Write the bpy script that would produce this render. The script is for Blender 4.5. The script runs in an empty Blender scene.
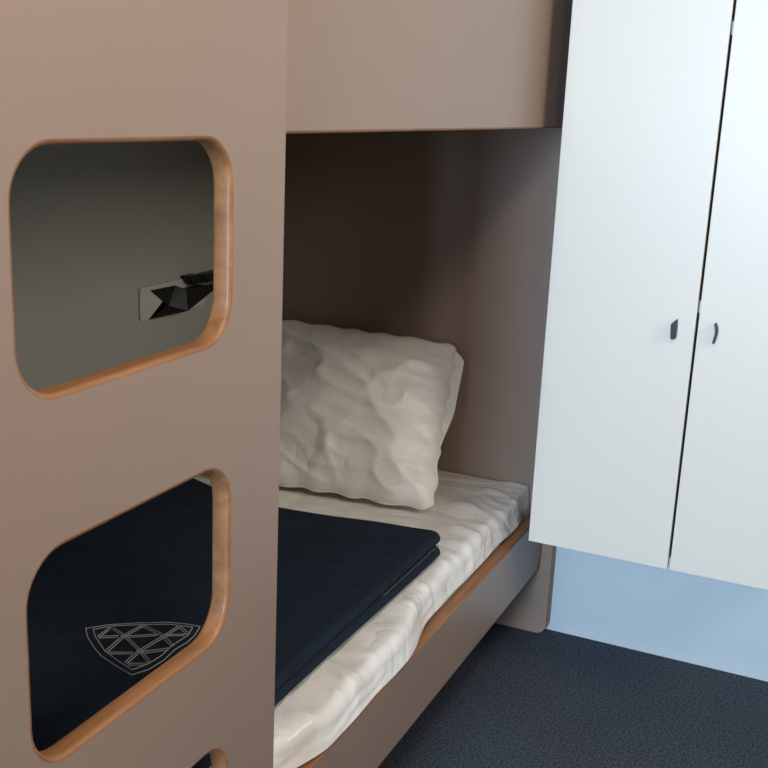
import bpy, bmesh, math, random
from mathutils import Vector, Matrix, noise
random.seed(4)
sc = bpy.context.scene
COL = sc.collection
PI = math.pi

# ------------------------------------------------------------------ camera (fitted to the room's vanishing points)
F, PITCH, ROLL, YAW = 1095.18, -0.25528456, 0.04453865, 0.41798451
EYE = Vector((0, 0, 1.30))
RC = Matrix.Rotation(YAW, 3, 'Z') @ Matrix.Rotation(PI/2 + PITCH, 3, 'X') @ Matrix.Rotation(ROLL, 3, 'Z')
cd = bpy.data.cameras.new('camera'); cam = bpy.data.objects.new('camera', cd); COL.objects.link(cam)
cam.matrix_world = Matrix.Translation(EYE) @ RC.to_4x4()
cd.sensor_width = 36; cd.lens = F/768*36; cd.clip_start = .02
sc.camera = cam

def ray(px, py):
    return RC @ Vector(((px-384)/F, -(py-384)/F, -1))
def at_z(px, py, z):            # where the line of sight meets a level plane
    d = ray(px, py); return EYE + d*((z-EYE.z)/d.z)
def at_x(px, py, x):
    d = ray(px, py); return EYE + d*((x-EYE.x)/d.x)
def at_y(px, py, y):
    d = ray(px, py); return EYE + d*((y-EYE.y)/d.y)

# ------------------------------------------------------------------ main sizes (metres)
H_BACK = 2.527                  # white back wall
X_WALL = -1.47                  # long wall behind the bunk
Y_END = 2.491                   # front face of the bunk's end panel
X_RAIL, T_RAIL = -.656, .028    # outer face of the rails
X_LAD, T_LAD = -.632, .024      # outer face of the ladder panel
Z_MAT = .394

# ------------------------------------------------------------------ materials
def new_mat(name):
    m = bpy.data.materials.new(name); m.use_nodes = True
    nt = m.node_tree; b = nt.nodes['Principled BSDF']
    return m, nt, b
def N(nt, t, **kw):
    n = nt.nodes.new(t)
    for k, v in kw.items():
        if k in n.inputs: n.inputs[k].default_value = v
        else: setattr(n, k, v)
    return n
def simple(name, col, rough=.5, spec=.5, var=.06, scale=6, bump=0, bscale=200, metal=0):
    m, nt, b = new_mat(name)
    tc = N(nt, 'ShaderNodeTexCoord')
    nz = N(nt, 'ShaderNodeTexNoise', Scale=scale, Detail=4.0)
    nt.links.new(tc.outputs['Object'], nz.inputs['Vector'])
    r = N(nt, 'ShaderNodeValToRGB')
    r.color_ramp.elements[0].position = .3; r.color_ramp.elements[1].position = .7
    r.color_ramp.elements[0].color = tuple(c*(1-var) for c in col)+(1,)
    r.color_ramp.elements[1].color = tuple(c*(1+var) for c in col)+(1,)
    nt.links.new(nz.outputs['Fac'], r.inputs['Fac'])
    nt.links.new(r.outputs['Color'], b.inputs['Base Color'])
    b.inputs['Roughness'].default_value = rough
    b.inputs['Specular IOR Level'].default_value = spec
    b.inputs['Metallic'].default_value = metal
    if bump:
        n2 = N(nt, 'ShaderNodeTexNoise', Scale=bscale, Detail=3.0)
        nt.links.new(tc.outputs['Object'], n2.inputs['Vector'])
        bp = N(nt, 'ShaderNodeBump', Strength=bump, Distance=.002)
        nt.links.new(n2.outputs['Fac'], bp.inputs['Height'])
        nt.links.new(bp.outputs['Normal'], b.inputs['Normal'])
    return m

M_TAUPE = simple('taupe_laminate', (.305, .226, .184), .34, .4, .02, 3, .05, 400)
M_WHITE = simple('white_laminate', (.68, .655, .585), .38, .4, .01, 2, .03, 300)
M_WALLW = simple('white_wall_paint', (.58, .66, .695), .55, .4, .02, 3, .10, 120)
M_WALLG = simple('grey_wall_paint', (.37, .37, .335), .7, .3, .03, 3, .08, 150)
M_CEIL = simple('ceiling_paint', (.36, .34, .31), .8, .2, .02)
M_BLACK = simple('black_plastic', (.012, .012, .013), .4, .4, .1)
M_PLATE = simple('brushed_grey_metal', (.50, .50, .46), .5, .4, .05, 30)
M_STEEL = simple('dull_steel', (.5, .5, .5), .35, .5, .05, 30, metal=.8)
M_DARKIN = simple('dark_cabinet_inside', (.10, .095, .09), .7, .2, .05)
M_LINE = simple('embroidery_thread', (.42, .43, .43), .8, .2, .12, 400)
M_SEAM = simple('yellow_seam_thread', (.11, .095, .05), .8, .2, .1, 300)

# oak edging: grain along the board and warm streaks
def oak(name, axis):
    m, nt, b = new_mat(name)
    tc = N(nt, 'ShaderNodeTexCoord'); mp = N(nt, 'ShaderNodeMapping')
    s = [60, 60, 60]; s[axis] = 5
    mp.inputs['Scale'].default_value = s
    nt.links.new(tc.outputs['Object'], mp.inputs['Vector'])
    nz = N(nt, 'ShaderNodeTexNoise', Scale=1.0, Detail=5.0, Roughness=.6)
    nt.links.new(mp.outputs['Vector'], nz.inputs['Vector'])
    r = N(nt, 'ShaderNodeValToRGB')
    r.color_ramp.elements[0].position = .25; r.color_ramp.elements[1].position = .75
    r.color_ramp.elements[0].color = (.20, .080, .029, 1)
    r.color_ramp.elements[1].color = (.37, .178, .076, 1)
    nt.links.new(nz.outputs['Fac'], r.inputs['Fac'])
    nt.links.new(r.outputs['Color'], b.inputs['Base Color'])
    b.inputs['Roughness'].default_value = .45
    return m
M_OAK_Y = oak('oak_grain', 1)
M_OAK_Z = oak('oak_grain_upright', 2)

def carpet():
    m, nt, b = new_mat('dark_blue_carpet')
    tc = N(nt, 'ShaderNodeTexCoord')
    n1 = N(nt, 'ShaderNodeTexNoise', Scale=190.0, Detail=3.0, Roughness=.75)
    n2 = N(nt, 'ShaderNodeTexNoise', Scale=5.0, Detail=3.0)
    for n in (n1, n2): nt.links.new(tc.outputs['Object'], n.inputs['Vector'])
    r = N(nt, 'ShaderNodeValToRGB')
    e = r.color_ramp.elements
    e[0].position = .36; e[0].color = (.020, .026, .038, 1)
    e[1].position = .66; e[1].color = (.135, .160, .200, 1)
    nt.links.new(n1.outputs['Fac'], r.inputs['Fac'])
    mx = N(nt, 'ShaderNodeMixRGB', blend_type='MULTIPLY'); mx.inputs[0].default_value = .35
    nt.links.new(r.outputs['Color'], mx.inputs[1]); nt.links.new(n2.outputs['Color'], mx.inputs[2])
    nt.links.new(mx.outputs[0], b.inputs['Base Color'])
    b.inputs['Roughness'].default_value = .95; b.inputs['Specular IOR Level'].default_value = .15
    bp = N(nt, 'ShaderNodeBump', Strength=.9, Distance=.006)
    nt.links.new(n1.outputs['Fac'], bp.inputs['Height']); nt.links.new(bp.outputs['Normal'], b.inputs['Normal'])
    return m
M_CARPET = carpet()

def satin(name, col, rough, bstr, sc1, stretch):
    m, nt, b = new_mat(name)
    tc = N(nt, 'ShaderNodeTexCoord'); mp = N(nt, 'ShaderNodeMapping')
    mp.inputs['Scale'].default_value = stretch
    nt.links.new(tc.outputs['Object'], mp.inputs['Vector'])
    n1 = N(nt, 'ShaderNodeTexNoise', Scale=sc1, Detail=4.0, Roughness=.5, Distortion=.8)
    nt.links.new(mp.outputs['Vector'], n1.inputs['Vector'])
    n2 = N(nt, 'ShaderNodeTexNoise', Scale=sc1*.75, Detail=2.5, Roughness=.45, Distortion=1.2)
    nt.links.new(mp.outputs['Vector'], n2.inputs['Vector'])
    a1 = N(nt, 'ShaderNodeMath', operation='SUBTRACT'); a1.inputs[1].default_value = .5
    a2 = N(nt, 'ShaderNodeMath', operation='ABSOLUTE'); a3 = N(nt, 'ShaderNodeMath', operation='POWER'); a3.inputs[1].default_value = .6
    a4 = N(nt, 'ShaderNodeMath', operation='MULTIPLY_ADD'); a4.inputs[1].default_value = .9
    nt.links.new(n2.outputs['Fac'], a1.inputs[0]); nt.links.new(a1.outputs[0], a2.inputs[0]); nt.links.new(a2.outputs[0], a3.inputs[0])
    nt.links.new(a3.outputs[0], a4.inputs[0]); nt.links.new(n1.outputs['Fac'], a4.inputs[2])
    bp = N(nt, 'ShaderNodeBump', Strength=bstr, Distance=.014)
    nt.links.new(a4.outputs[0], bp.inputs['Height']); nt.links.new(bp.outputs['Normal'], b.inputs['Normal'])
    b.inputs['Base Color'].default_value = col+(1,)
    b.inputs['Roughness'].default_value = rough
    b.inputs['Specular IOR Level'].default_value = .5
    b.inputs['Sheen Weight'].default_value = .15
    return m
M_SHEET = satin('white_satin_cover', (.87, .86, .84), .25, .55, 7, (.7, 1.3, 1))
M_PILLOW = satin('white_pillow_fabric', (.87, .86, .84), .40, .42, 8, (.9, 1, 1.1))
M_PIPE = simple('white_piping', (.80, .76, .70), .5, .4, .03)
M_NAVY = simple('navy_quilt_fabric', (.0075, .0165, .034), .85, .25, .2, 40, .4, 500)

# ------------------------------------------------------------------ object helpers
def obj(name, bm, mat, parent=None, smooth=False):
    me = bpy.data.meshes.new(name)
    bmesh.ops.recalc_face_normals(bm, faces=bm.faces[:])
    bm.to_mesh(me); bm.free()
    for m in (mat if isinstance(mat, (list, tuple)) else [mat]): me.materials.append(m)
    if smooth:
        for p in me.polygons: p.use_smooth = True
        me.set_sharp_from_angle(angle=math.radians(smooth if smooth is not True else 40))
    o = bpy.data.objects.new(name, me); COL.objects.link(o)
    if parent:
        o.parent = parent
        d = Vector((0, 0, 0)); p = parent
        while p: d += p.location; p = p.parent
        me.transform(Matrix.Translation(-d))
    return o
def thing(name, label, cat, loc, group=None):
    o = bpy.data.objects.new(name, None); COL.objects.link(o)
    o.location = loc; o.empty_display_size = .1
    return tag(o, label, cat, group)
def tag(o, label, cat, group=None):
    o['label'] = label; o['category'] = cat
    if group: o['group'] = group
    return o
def struct(o):
    o['kind'] = 'structure'; return o
def box(bm, x0, x1, y0, y1, z0, z1, bev=0):
    vs = [bm.verts.new((x, y, z)) for x in (x0, x1) for y in (y0, y1) for z in (z0, z1)]
    fs = [(0,1,3,2), (4,6,7,5), (0,4,5,1), (2,3,7,6), (0,2,6,4), (1,5,7,3)]
    faces = [bm.faces.new([vs[i] for i in f]) for f in fs]
    if bev:
        ed = list({e for f in faces for e in f.edges})
        bmesh.ops.bevel(bm, geom=ed, offset=bev, segments=2, affect='EDGES', profile=.5)
    return bm
def B(*a, **k): return box(bmesh.new(), *a, **k)

# ------------------------------------------------------------------ boards with oak edging
def rrect(a0, a1, b0, b1, R, off=0, n=9):
    """rounded rectangle grown by off; R is one radius or four (a0b0, a1b0, a1b1, a0b1)"""
    if not isinstance(R, (list, tuple)): R = [R]*4
    cs = [(a0, b0, 1, 1, PI), (a1, b0, -1, 1, 1.5*PI), (a1, b1, -1, -1, 0), (a0, b1, 1, -1, .5*PI)]
    out = []
    for (a, b, sa, sb, t0), r in zip(cs, R):
        rr = max(r+off, .0008); ca, cb = a+sa*r, b+sb*r
        if r+off < .0008: ca, cb = a-sa*off+sa*rr, b-sb*off+sb*rr
        for k in range(n):
            t = t0+k/(n-1)*PI/2
            out.append((ca+rr*math.cos(t), cb+rr*math.sin(t)))
    return out
def board(name, mp, outer, R, t, holes=(), r_out=.002, r_hole=.007, parent=None, face_mat=None, edge_mat=None,
          edge_name='oak_edging', hole_name='cutout_edging', hole_mat=None):
    """board in (a, b); depth d runs from 0 (front) to t (back); mp maps (a, b, d) to the world"""
    bm = bmesh.new()
    loops = [rrect(*outer, R, -r_out)] + [rrect(*h, hr, r_hole) for *h, hr in holes]
    for d in (0, t):
        ed = []
        for L in loops:
            vs = [bm.verts.new(mp(a, b, d)) for a, b in L]
            ed += [bm.edges.new((vs[i], vs[(i+1) % len(vs)])) for i in range(len(vs))]
        bmesh.ops.triangle_fill(bm, use_beauty=True, use_dissolve=False, edges=ed)
    bm.verts.ensure_lookup_table()
    base = 0; tot = sum(len(L) for L in loops)
    for L in loops:
        n = len(L)
        for i in range(n):
            j = (i+1) % n
            bm.faces.new([bm.verts[base+i], bm.verts[base+j], bm.verts[base+j+tot], bm.verts[base+i+tot]])
        base += n
    core = obj(name, bm, face_mat or M_TAUPE, parent)
    def edging(nm, rect, rr, r, sgn, mat):
        prof = []
        for k in range(7):
            th = k/6*PI/2; prof.append((r-r*math.sin(th), r-r*math.cos(th)))
        for k in range(7):
            th = k/6*PI/2; prof.append((r-r*math.cos(th), t-r+r*math.sin(th)))
        bm = bmesh.new(); rows = []
        for o, d in prof:
            rows.append([bm.verts.new(mp(a, b, d)) for a, b in rrect(*rect, rr, sgn*o)])
        for p in range(len(rows)):
            A, Bq = rows[p], rows[(p+1) % len(rows)]
            for i in range(len(A)):
                j = (i+1) % len(A)
                bm.faces.new([A[i], A[j], Bq[j], Bq[i]])
        return obj(nm, bm, mat, core, smooth=50)
    if edge_mat: edging(edge_name, outer, R, r_out, -1, edge_mat)
    for *h, hr in holes: edging(hole_name, h, hr, r_hole, 1, hole_mat or edge_mat)
    return core

# ------------------------------------------------------------------ the room
X_R, Y_F, Z_C = 1.25, -2.5, 2.35
struct(obj('floor', B(X_WALL-.1, X_R+.1, Y_F-.1, H_BACK+.1, -.1, 0), M_CARPET))
struct(obj('ceiling', B(X_WALL-.1, X_R+.1, Y_F-.1, H_BACK+.1, Z_C, Z_C+.1), M_CEIL))
struct(obj('wall_back', B(X_WALL-.1, X_R+.1, H_BACK, H_BACK+.1, 0, Z_C), M_WALLW))
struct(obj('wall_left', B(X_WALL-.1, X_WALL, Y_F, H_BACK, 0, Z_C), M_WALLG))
SY0, SY1, SZ0, SZ1 = 1.10, 1.95, 1.50, 2.28
bm = bmesh.new()
box(bm, X_R, X_R+.1, Y_F, SY0, 0, Z_C); box(bm, X_R, X_R+.1, SY1, H_BACK, 0, Z_C)
box(bm, X_R, X_R+.1, SY0, SY1, 0, SZ0); box(bm, X_R, X_R+.1, SY0, SY1, SZ1, Z_C)
struct(obj('wall_right', bm, M_CEIL))
bm = bmesh.new()
for a in ((SY0, SY0+.04, SZ0, SZ1), (SY1-.04, SY1, SZ0, SZ1), (SY0+.04, SY1-.04, SZ0, SZ0+.04), (SY0+.04, SY1-.04, SZ1-.04, SZ1)):
    box(bm, X_R+.02, X_R+.07, a[0], a[1], a[2], a[3])
struct(obj('window_2', bm, M_WHITE))
WX0, WX1, WZ0, WZ1 = -.76, .12, .75, 2.10
bm = bmesh.new()
box(bm, X_WALL, WX0, Y_F-.1, Y_F, 0, Z_C); box(bm, WX1, X_R, Y_F-.1, Y_F, 0, Z_C)
box(bm, WX0, WX1, Y_F-.1, Y_F, 0, WZ0); box(bm, WX0, WX1, Y_F-.1, Y_F, WZ1, Z_C)
struct(obj('wall_front', bm, M_CEIL))
bm = bmesh.new()
for a in ((WX0, WX0+.05, WZ0, WZ1), (WX1-.05, WX1, WZ0, WZ1), (WX0+.05, WX1-.05, WZ0, WZ0+.05), (WX0+.05, WX1-.05, WZ1-.05, WZ1)):
    box(bm, a[0], a[1], Y_F-.07, Y_F-.02, a[2], a[3])
struct(obj('window_1', bm, M_WHITE))

struct(obj('wall_light_blocker', B(0, X_R, -.62, -.52, 0, Z_C), M_CEIL))  # unseen partition, added to hold back window daylight on the right

# ------------------------------------------------------------------ bunk bed
bunk = thing('bunk_bed', 'taupe laminate bunk bed with oak edged step holes, standing along the left wall', 'bunk bed', (-1.06, 1.5, 0))
side = lambda x: (lambda a, b, d: (x-d, a, b))            # a = Y, b = Z, front face at x looking +X
HB = [(1.0405, 1.2555), (.6865, .9000), (.331, .5480)]
holes = [(.6785, 1.0015, z0-.0015, z1-.005, .047) for z0, z1 in HB]
board('ladder_panel', side(X_LAD), (.566, 1.1175, .02, 2.10), .012, T_LAD, holes, .0012, .0052, bunk, M_TAUPE, M_OAK_Z, hole_mat=M_OAK_Y)
board('side_rail', side(X_RAIL), (.532, Y_END-.001, .182, .333), [.012, .045, .004, .004], T_RAIL, (), .004, .004, bunk, M_TAUPE, M_OAK_Y)
board('guard_rail', side(X_RAIL), (.532, Y_END-.001, 1.2535, 1.66), [.012, .012, .03, .03], T_RAIL, (), .0042, .004, bunk, M_TAUPE, M_OAK_Y)
endmap = lambda y: (lambda a, b, d: (a, y+d, b))
board('end_panel', endmap(Y_END), (X_WALL+.002, -.628, .0, 1.98), [.004, .028, .03, .004], H_BACK-Y_END-.001, (), .0015, .004, bunk, M_TAUPE, M_OAK_Z)
board('end_panel', endmap(.495), (X_WALL+.002, -.628, .0, 1.98), [.004, .028, .03, .004], .036, (), .0015, .004, bunk, M_TAUPE, M_OAK_Z)
obj('bed_base', B(X_WALL+.003, X_RAIL-T_RAIL-.001, .533, Y_END-.001, .255, .275), M_TAUPE, bunk)
obj('bed_base', B(X_WALL+.003, X_RAIL-T_RAIL-.001, .533, Y_END-.001, 1.275, 1.300), M_TAUPE, bunk)

# ------------------------------------------------------------------ mattress in a wrinkled satin cover
def sstep(a, b, x):
    t = max(0, min(1, (x-a)/(b-a))); return t*t*(3-2*t)
def ridge(v, s=1.0):
    return 1-abs(noise.noise(v))*2
MX0, MY0, MY1 = X_WALL+.008, .545, Y_END-.004
def front_x(y):                     # the cover is tucked behind the rail, except where it spills over it
    g = sstep(1.16, 1.34, y)*(1-sstep(1.62, 1.84, y))
    g2 = (1-sstep(1.02, 1.2, y))*.55
    g3 = sstep(1.70, 1.90, y)*(1-sstep(2.34, 2.44, y))*(.6+.4*noise.noise((y*7, 4, 4)))
    return -.690 + .016*g3 + .0375*g + .030*g2 + .0035*noise.noise((0, y*9, 3))
def mat_top(x, y):
    fx = -x
    w = .0035*ridge((x*3.2+y*1.2, y*5.0-x*2.0, 1.7)) + .0018*ridge((x*7+2, y*12+x*5, 5.1))
    near = sstep(-.98, -.72, x)
    w *= .35+.9*near
    w += .003*near*math.sin(y*34+x*22+2.2*noise.noise((x*4, y*3, 0)))*max(0, noise.noise((x*2+4, y*2.6, 8))+.25)
    f = max(0, 1-2.6*abs(noise.noise((x*3.0+y*1.5, y*9+x*4, 6.3))))**2
    g = max(0, 1-3*abs(noise.noise((x*6-y*2, y*15+x*9, 2.3))))**2
    w += (.0085*f+.0048*g)*(.10+.90*sstep(-.85, -.76, x))
    return Z_MAT - .008 + w
def mattress():
    bm = bmesh.new()
    NY, rows = 260, []
    for i in range(NY+1):
        y = MY0+(MY1-MY0)*i/NY
        e = min(1, min(y-MY0, MY1-y)/.008); er = .003*(1-math.sqrt(max(0, 1-(1-e)**2)))
        fx = front_x(y); prof = []; RF = .030-.016*sstep(2.2, 2.46, y)
        for k in range(81):                                   # top, from the wall to the front edge
            x = MX0+(fx-RF-MX0)*k/80
            prof.append((x, mat_top(x, y)-er))
        zt = mat_top(fx-RF, y)-er
        zb = .3395 if fx > -.686 else .300
        zb = .300+(.0395)*sstep(-.690, -.6845, fx)
        for k in range(1, 9):                                 # rounded front edge
            t = k/8*PI/2
            prof.append((fx-RF+(RF-.008)*math.sin(t), zt-.026*(1-math.cos(t))))
        z1 = zt-.026
        for k in range(1, 8):                                 # side falling to the rail, loose
            u = k/7
            bulge = .008*u + .004*math.sin(u*PI)*noise.noise((y*14, u*2, 4))
            prof.append((fx-.008+bulge, z1+(zb-z1)*u))
        inn = min(fx-.002, X_RAIL-T_RAIL-.004)
        prof.append((inn, zb+.001)); prof.append((inn-.002, .277)); prof.append((MX0, .277))
        rows.append([bm.verts.new((x, y, z)) for x, z in prof])
    for A, Bq in zip(rows, rows[1:]):
        n = len(A)
        for k in range(n):
            j = (k+1) % n
            bm.faces.new([A[k], A[j], Bq[j], Bq[k]])
    for A in (rows[0], rows[-1]): bm.faces.new(A)
    return bm
mt = thing('mattress', 'thin mattress in a shiny white satin cover lying on the lower bunk', 'mattress', (-1.06, 1.5, .277))
obj('cover', mattress(), M_SHEET, mt, smooth=60)
bm = bmesh.new()                                              # welt along the top edge of the cover
def tube(bm, pts, r, seg=8, closed=False):
    rings = []
    n = len(pts)
    for i, p in enumerate(pts):
        p = Vector(p)
        a = Vector(pts[(i-1) % n] if closed or i > 0 else pts[i]); b = Vector(pts[(i+1) % n] if closed or i < n-1 else pts[i])
        d = (b-a).normalized()
        u = d.cross(Vector((0, 0, 1)) if abs(d.z) < .9 else Vector((1, 0, 0))).normalized(); v = d.cross(u)
        rr = r(i) if callable(r) else r
        rings.append([bm.verts.new(p+rr*(math.cos(2*PI*k/seg)*u+math.sin(2*PI*k/seg)*v)) for k in range(seg)])
    m = n if closed else n-1
    for i in range(m):
        A, Bq = rings[i], rings[(i+1) % n]
        for k in range(seg): bm.faces.new([A[k], A[(k+1) % seg], Bq[(k+1) % seg], Bq[k]])
    if not closed:
        bm.faces.new(rings[0]); bm.faces.new(rings[-1])
    return bm
tube(bm, [(MX0+.01+(-.722-MX0-.01)*k/60, MY1-.004, mat_top(MX0+.01+(-.722-MX0-.01)*k/60, MY1)-.0035) for k in range(61)], .0028)
obj('piping', bm, M_PIPE, mt, smooth=60)

# ------------------------------------------------------------------ folded quilt
QZ0 = Z_MAT+.006
Q_T1, Q_T2 = .017, .040
c1 = at_z(444, 531, QZ0+Q_T2)
QX1, QY1 = c1.x, c1.y
QX0, QY0 = X_WALL+.045, .80
Q_EDGE = sorted((p.x, p.y) for p in (at_z(px, py, QZ0+Q_T2) for px, py in ((440, 529), (400, 523.5), (340, 514.5), (281, 505.5), (240, 495), (213, 484), (195, 476))))
def quilt_end(x):                 # the end nearest the pillow is not straight: it swings up towards the wall
    E = Q_EDGE
    if x >= E[-1][0]: return E[-1][1]
    for (xa, ya), (xb, yb) in zip(E, E[1:]):
        if x < xb:
            t = (x-xa)/(xb-xa)
            if t < 0: return ya+(yb-ya)/(xb-xa)*max(x-xa, -.08)*.6
            return ya+(yb-ya)*t
def quilt_slab(bm, x0, x1, y0, yend, z0, z1, seed, rc=.03, taper=0):
    NX, NY = 90, 130
    th = z1-z0
    top, bot = [], []
    for i in range(NX+1):
        # denser near the rims
        u = i/NX; u = .5-.5*math.cos(u*PI)
        rt, rb = [], []
        for j in range(NY+1):
            v = j/NY; v = .5-.5*math.cos(v*PI)
            x = x0+(x1-x0)*u
            y1 = yend(x)
            y = y0+(y1-y0)*v
            # round the corner at the front end
            dx, dy = x1-x, y1-y
            if dx < rc and dy < rc:
                ax, ay = rc-dx, rc-dy
                m = max(ax, ay); L = math.hypot(ax, ay)
                if L > 1e-9:
                    k = m/L; x = x1-rc+ax*k; y = y1-rc+ay*k
                    dx, dy = x1-x, y1-y
                    d = rc-m
                else: d = rc
            else: d = min(dx, dy)
            d = min(d, x-x0, y-y0); d = max(0, d)
            w = th*.62
            x -= taper*u*(1-sstep(QY1-.62, QY1-.12, y))
            e = math.sqrt(max(0, 1-(1-min(1, d/w))**2))
            zm = (z0+z1)/2 - th*.10*(1-e)
            wob = .0030*noise.noise((x*5, y*5, seed))+.0016*noise.noise((x*14, y*14, seed+3))
            rt.append(bm.verts.new((x, y, zm+th*.5*e+wob*e)))
            rb.append(bm.verts.new((x, y, zm-th*.4*e)) if 0 < i < NX and 0 < j < NY else rt[-1])
        top.append(rt); bot.append(rb)
    for i in range(NX):
        for j in range(NY):
            bm.faces.new([top[i][j], top[i+1][j], top[i+1][j+1], top[i][j+1]])
            q = [bot[i][j], bot[i][j+1], bot[i+1][j+1], bot[i+1][j]]
            try: bm.faces.new(q)
            except ValueError: pass
def quilt_top(x, y):
    return QZ0+Q_T2+.0030*noise.noise((x*5, y*5, 2.0))+.0016*noise.noise((x*14, y*14, 5.0))
quilt = thing('folded_quilt', 'dark navy folded quilt with pale line emblem, lying on the white mattress', 'quilt', (-1.1, 1.4, QZ0))
bm = bmesh.new()
quilt_slab(bm, QX0, QX1+.012, QY0, lambda x: quilt_end(x)-.028, QZ0, QZ0+Q_T1+.004, 9.0, .03, .007)
quilt_slab(bm, QX0, QX1, QY0+.005, quilt_end, QZ0+Q_T1, QZ0+Q_T2, 2.0)
obj('quilt_body', bm, M_NAVY, quilt, smooth=60)
bm = bmesh.new()
tube(bm, [(QX1+.0015+.002*noise.noise((k*.2, 0, 0)), QY1-.035-.27*k/50, QZ0+Q_T1+.0035) for k in range(51)], .0012, 6)
obj('seam', bm, M_SEAM, quilt, smooth=60)
# emblem: a fan of double-line triangles in a scalloped rim, stitched on the quilt
E_LINES = [
 [(80,150),(90,195),(125,250),(165,292),(240,340),(315,381)], [(315,381),(400,355),(480,308),(540,255),(600,220),(640,180),(665,140)],
 [(118,155),(130,195),(180,265),(250,315),(320,355)], [(320,355),(400,325),(470,285),(520,240),(600,185),(628,145)],
 [(80,150),(200,130),(350,119),(500,117),(600,127),(665,138)], [(118,155),(230,136),(350,129),(500,128),(628,143)],
 [(140,192),(205,146)], [(148,200),(200,160)], [(205,148),(268,188),(350,262),(402,322)], [(222,148),(278,182),(360,258),(415,318)],
 [(180,262),(265,192),(370,130)], [(192,268),(275,198),(380,136)], [(280,318),(345,265),(478,190),(550,140)], [(292,324),(352,273),(488,196),(556,148)],
 [(375,130),(480,185),(532,238)], [(362,136),(468,192),(520,244)], [(548,140),(606,184)], [(560,136),(616,176)],
 [(140,193),(250,188)], [(150,202),(245,196)], [(285,190),(450,183)], [(290,198),(445,191)], [(490,184),(592,178)], [(495,191),(585,186)],
 [(188,268),(325,270)], [(195,277),(320,278)], [(362,268),(502,250)], [(368,277),(498,260)], [(285,322),(388,322)], [(295,332),(380,331)]]
bm = bmesh.new()
for L in E_LINES:
    pts = []
    for (a, b) in L:
        p = at_z(70+a/5.12, 600+b/5.12, QZ0+Q_T2); pts.append(p)
    fine = []
    for p, q in zip(pts, pts[1:]):
        m = max(2, int((q-p).length/.008))
        fine += [p.lerp(q, k/m) for k in range(m)]
    fine.append(pts[-1])
    tube(bm, [(p.x, p.y, quilt_top(p.x, p.y)+.0002) for p in fine], .0009, 5)
em = obj('emblem', bm, M_LINE, quilt, smooth=60); em['label'] = 'pale stitched emblem of triangles in a fan shape'

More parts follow.
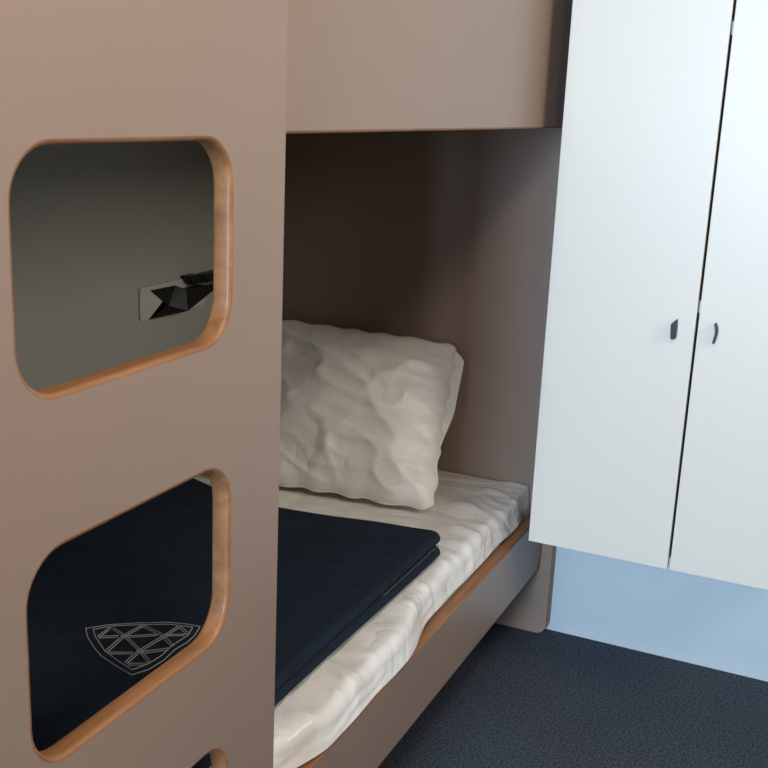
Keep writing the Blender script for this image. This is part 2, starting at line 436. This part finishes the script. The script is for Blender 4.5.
# ------------------------------------------------------------------ pillow leaning on the end panel
def pillow():
    BR = at_z(434, 512, Z_MAT+.010); TR = at_y(459, 345, Y_END-.045)
    TL2 = at_y(300, 322, Y_END-.050); BL2 = at_z(281, 486, Z_MAT+.010)
    # extend the visible left part to the full square
    W = .575
    TL = TR+(TL2-TR)*(W/(TL2-TR).length); BL = BR+(BL2-BR)*(W/(BL2-BR).length)
    TL.x = max(TL.x, X_WALL+.03); BL.x = max(BL.x, X_WALL+.03)
    nrm = (TR-BR).cross(BL-BR).normalized()
    if nrm.y > 0: nrm = -nrm
    n = 110
    def P(u, v):
        b = BL.lerp(BR, u); t = TL.lerp(TR, u); p = b.lerp(t, v)
        # sides draw in between the corners, seams ripple
        cu, cv = 2*u-1, 2*v-1
        mid = (BL+BR+TL+TR)/4
        p = p+(mid-p)*(.040*(cu**8*(1-cv*cv)+.6*cv**8*(1-cu*cu)))
        p = p+(mid-p)*(.045*abs(cu*cv)**9)
        rip = .0032*math.sin(v*46+2*noise.noise((v*5, 0, 0)))*abs(cu)**10 + 0
        p = p+(BR-BL).normalized()*rip*(1 if cu > 0 else -1)
        p = p+(TR-BR).normalized()*.0030*math.sin(u*41+1.5*noise.noise((u*6, 2, 0)))*abs(cv)**10*(1 if cv > 0 else -1)
        return p
    def prof(u, v):
        cu, cv = abs(2*u-1), abs(2*v-1)
        return max(0, (1-cu**2.6))**.52*max(0, (1-cv**2.6))**.52
    def wr(u, v):
        q = Vector((u*2.1+.35*noise.noise((u*2, v*2, 3)), v*3.4+u*1.1, 0))
        a = max(0, ridge((q.x*.9+v*.5, q.y*.9, 4.2)))**4
        b = max(0, ridge((q.x*1.2-v*1.2, q.y*1.7+u*1.5, 9.1)))**5
        c = max(0, ridge((u*5-v*4, v*7+u*3, 2.2)))**2
        d2 = noise.noise((u*3, v*3, 6))
        # puckers running in from the right and left seams
        pk = math.sin(v*46+2.0*noise.noise((v*4, u*2, 0)))*sstep(.70, .99, abs(2*u-1))*.5
        pv = math.sin(u*40+2.0*noise.noise((u*4, v*2, 5)))*sstep(.72, .99, abs(2*v-1))*.4
        return .009*a+.006*b+.0042*c+.015*d2+.0045*(pk+pv)-.008
    bm = bmesh.new(); fr, bk = [], []
    for i in range(n+1):
        u = .5-.5*math.cos(i/n*PI); rf, rb = [], []
        for j in range(n+1):
            v = .5-.5*math.cos(j/n*PI)
            p = P(u, v); h = prof(u, v)
            edge = i in (0, n) or j in (0, n)
            f = p+nrm*(.085*h+wr(u, v)*min(1, h*1.6))
            if u > .5: p = p-(BR-BL).normalized()*.0032*math.sin(v*46+2*noise.noise((v*5, 0, 0)))*abs(2*u-1)**10*(not edge)
            g = p-nrm*(.045*h)+(BR-BL).normalized()*(.024*sstep(.55, .93, u)*sstep(.30, .62, v)*(1-sstep(.90, 1, v)))
            for q in (f, g):
                q.y = min(q.y, Y_END-.003); q.z = max(q.z, Z_MAT+.004); q.x = max(q.x, X_WALL+.006)
            a = bm.verts.new(f); rf.append(a); rb.append(a if edge else bm.verts.new(g))
        fr.append(rf); bk.append(rb)
    for i in range(n):
        for j in range(n):
            bm.faces.new([fr[i][j], fr[i+1][j], fr[i+1][j+1], fr[i][j+1]])
            bm.faces.new([bk[i][j], bk[i][j+1], bk[i+1][j+1], bk[i+1][j]])
    rim = [fr[i][0].co.copy() for i in range(n)]+[fr[n][j].co.copy() for j in range(n)] + \
          [fr[i][n].co.copy() for i in range(n, 0, -1)]+[fr[0][j].co.copy() for j in range(n, 0, -1)]
    return bm, rim, BR
pbm, rim, BRc = pillow()
pil = thing('pillow', 'square crumpled white pillow leaning against the end of the lower bunk', 'pillow', (-1.12, 2.3, Z_MAT))
obj('pillow_body', pbm, M_PILLOW, pil, smooth=80)
pts = [rim[0]]
for p in rim[1:]:
    if (p-pts[-1]).length > .006: pts.append(p)
bm = bmesh.new(); tube(bm, pts, .0030, 6, closed=True)
obj('piping', bm, M_PIPE, pil, smooth=60)

# ------------------------------------------------------------------ wall cupboard with two doors
WF, WX_L, WX_S, WX_E, WZ_B = 2.20, -.6116, -.3058, .004, .3695
wt = .018
wd = thing('wardrobe', 'tall white two-door wardrobe hung on the back wall above the carpet', 'wardrobe', (-.3, 2.36, WZ_B))
ZT = 2.33; yb = WF+wt+.002
bm = bmesh.new()
box(bm, WX_L, WX_L+wt, yb, H_BACK-.001, WZ_B, ZT); box(bm, WX_E-wt, WX_E, yb, H_BACK-.001, WZ_B, ZT)
box(bm, WX_L+wt, WX_E-wt, yb, H_BACK-.001, WZ_B, WZ_B+wt); box(bm, WX_L+wt, WX_E-wt, yb, H_BACK-.001, ZT-wt, ZT)
obj('carcass', bm, M_WHITE, wd)
obj('back_panel', B(WX_L+wt, WX_E-wt, H_BACK-.012, H_BACK-.004, WZ_B+wt, ZT-wt), M_DARKIN, wd)
for py_, px_ in ((28, 731.5), (306, 697.5)):
    z = at_y(px_, py_, WF+.03).z
    obj('shelf', B(WX_L+wt+.001, WX_E-wt-.001, WF+.024, H_BACK-.013, z-.0125, z+.0125), M_WHITE, wd)
gap = .0026
for k, (xa, xb) in enumerate(((WX_L, WX_S-gap), (WX_S+gap, WX_E))):
    d = obj('door', B(xa, xb, WF, WF+wt, WZ_B-.002, ZT, bev=.0012), M_WHITE, wd)
    bm = bmesh.new()
    if k == 0:                                                # wide curved tab, seen on its flat side
        out = [(671.3, 324.5), (673, 322.2), (677.6, 318.8), (677.4, 326), (676.2, 337), (675.2, 338.8), (671.8, 339), (670.9, 337)]
    else:                                                     # narrow bow
        outer_ = [(715.2, 323), (716.6, 323.4), (718.2, 328), (718, 333), (716.4, 339), (714.6, 343.2), (713, 343.4)]
        out = outer_+[(712.6, 341.6), (714.6, 335.5), (715.6, 330.5), (715.2, 326.5), (714.6, 324)]
    ps = [at_y(a, b, WF-.006) for a, b in out]
    f = bm.faces.new([bm.verts.new((p.x, WF+.0002, p.z)) for p in ps])
    r = bmesh.ops.extrude_face_region(bm, geom=[f])
    bmesh.ops.translate(bm, vec=(0, -.014, 0), verts=[g for g in r['geom'] if isinstance(g, bmesh.types.BMVert)])
    bmesh.ops.bevel(bm, geom=[e for e in bm.edges if all(v.co.y < WF-.01 for v in e.verts)], offset=.0007, segments=2, affect='EDGES')
    h = obj('handle', bm, M_BLACK, d); h['label'] = 'small black door pull'

# ------------------------------------------------------------------ reading lamp on the long wall
def wallpoly(pts, d0, d1, name, mat, parent, bev=0, smooth=False):
    bm = bmesh.new()
    ps = [at_x(a, b, X_WALL+d1) for a, b in pts]
    f = bm.faces.new([bm.verts.new((X_WALL+d1, p.y, p.z)) for p in ps])
    r = bmesh.ops.extrude_face_region(bm, geom=[f])
    bmesh.ops.translate(bm, vec=(d0-d1, 0, 0), verts=[g for g in r['geom'] if isinstance(g, bmesh.types.BMVert)])
    if bev:
        bmesh.ops.bevel(bm, geom=[e for e in bm.edges if all(v.co.x > X_WALL+d1-1e-5 for v in e.verts)], offset=bev, segments=2, affect='EDGES')
    return obj(name, bm, mat, parent, smooth)
lp = at_x(160, 300, X_WALL)
lamp = thing('reading_lamp', 'small black folding reading lamp on a grey plate behind the top step hole', 'lamp', (X_WALL, lp.y, lp.z))
yA, yB = at_x(138.5, 300, X_WALL).y, at_x(138.5, 300, X_WALL).y+.255
zA, zB = at_x(139, 321, X_WALL).z, at_x(139, 288, X_WALL).z
bm = bmesh.new()
loop = rrect(yA, yB, zA, zB, .008)
f = bm.faces.new([bm.verts.new((X_WALL+.0005, a, b)) for a, b in loop])
r = bmesh.ops.extrude_face_region(bm, geom=[f])
bmesh.ops.translate(bm, vec=(.004, 0, 0), verts=[g for g in r['geom'] if isinstance(g, bmesh.types.BMVert)])
obj('wall_plate', bm, M_PLATE, lamp)
# folded black shade: two wings meeting in a V at the left, swelling away from the wall
def P3(a, b, d):
    p = at_x(a, b, X_WALL+d); return Vector((p.x, p.y, p.z))
bm = bmesh.new()
prof = [P3(150.5, 290.5, .006), P3(168.5, 305.5, .0085), P3(149.5, 319.5, .006), P3(188, 311, .035), P3(222, 283.5, .030), P3(222, 277.5, .014), P3(186, 289.5, .020), P3(176, 285.5, .008)]
front = [bm.verts.new(p) for p in prof]
back = [bm.verts.new((X_WALL+.0046, p.y, p.z)) for p in prof]
bm.faces.new([front[i] for i in (0, 1, 6, 7)]); bm.faces.new([front[i] for i in (1, 2, 3)]); bm.faces.new([front[i] for i in (1, 3, 4, 5, 6)])
for i in range(8):
    j = (i+1) % 8; bm.faces.new([front[i], front[j], back[j], back[i]])
bm.faces.new(back)
bmesh.ops.triangulate(bm, faces=bm.faces[:])
obj('lamp_shade', bm, M_BLACK, lamp)
wallpoly([(190.5, 276.5), (200, 274.5), (201, 282), (196, 285), (191, 280)], .0046, .030, 'hinge', M_BLACK, lamp, .001)
wallpoly([(204.5, 274.8), (224, 270), (224, 279), (206, 281.5)], .0046, .028, 'switch_box', M_BLACK, lamp, .001)
wallpoly([(203, 284.2), (222, 280.2), (222, 281.6), (203, 285.4)], .0046, .036, 'hinge_pin', M_STEEL, lamp)
sp = at_x(164.6, 305.6, X_WALL+.0045)
bm = bmesh.new(); bmesh.ops.create_uvsphere(bm, u_segments=10, v_segments=6, radius=.0022, matrix=Matrix.Translation((X_WALL+.005, sp.y, sp.z)))
obj('screw', bm, M_BLACK, lamp, smooth=True)

# ------------------------------------------------------------------ light: daylight through the window behind, a warm ceiling lamp
def area(name, loc, target, sx, sy, power, col):
    l = bpy.data.lights.new(name, 'AREA'); l.shape = 'RECTANGLE'; l.size = sx; l.size_y = sy; l.energy = power; l.color = col
    o = bpy.data.objects.new(name, l); COL.objects.link(o); o.location = loc
    o.rotation_euler = (Vector(target)-Vector(loc)).to_track_quat('-Z', 'Y').to_euler()
    return o
area('window_daylight', ((WX0+WX1)/2, Y_F-.11, (WZ0+WZ1)/2), ((WX0+WX1)/2, 0, (WZ0+WZ1)/2), WX1-WX0, WZ1-WZ0, 190, (.60, .78, 1.0))
area('ceiling_lamp_light', (.14, .45, Z_C-.06), (.14, .45, 0), .35, .35, 14, (1.0, .84, .67))
area('side_window_daylight', (X_R+.11, (SY0+SY1)/2, (SZ0+SZ1)/2), (0, (SY0+SY1)/2, (SZ0+SZ1)/2), SY1-SY0, SZ1-SZ0, 19, (1.0, .90, .79))
w = bpy.data.worlds.new('world'); sc.world = w; w.use_nodes = True
w.node_tree.nodes['Background'].inputs[0].default_value = (.75, .86, 1, 1)
w.node_tree.nodes['Background'].inputs[1].default_value = .1
sc.view_settings.view_transform = 'Standard'; sc.view_settings.look = 'None'
sc.view_settings.gamma = 1; sc.view_settings.use_curve_mapping = False
sc.view_settings.exposure = .45
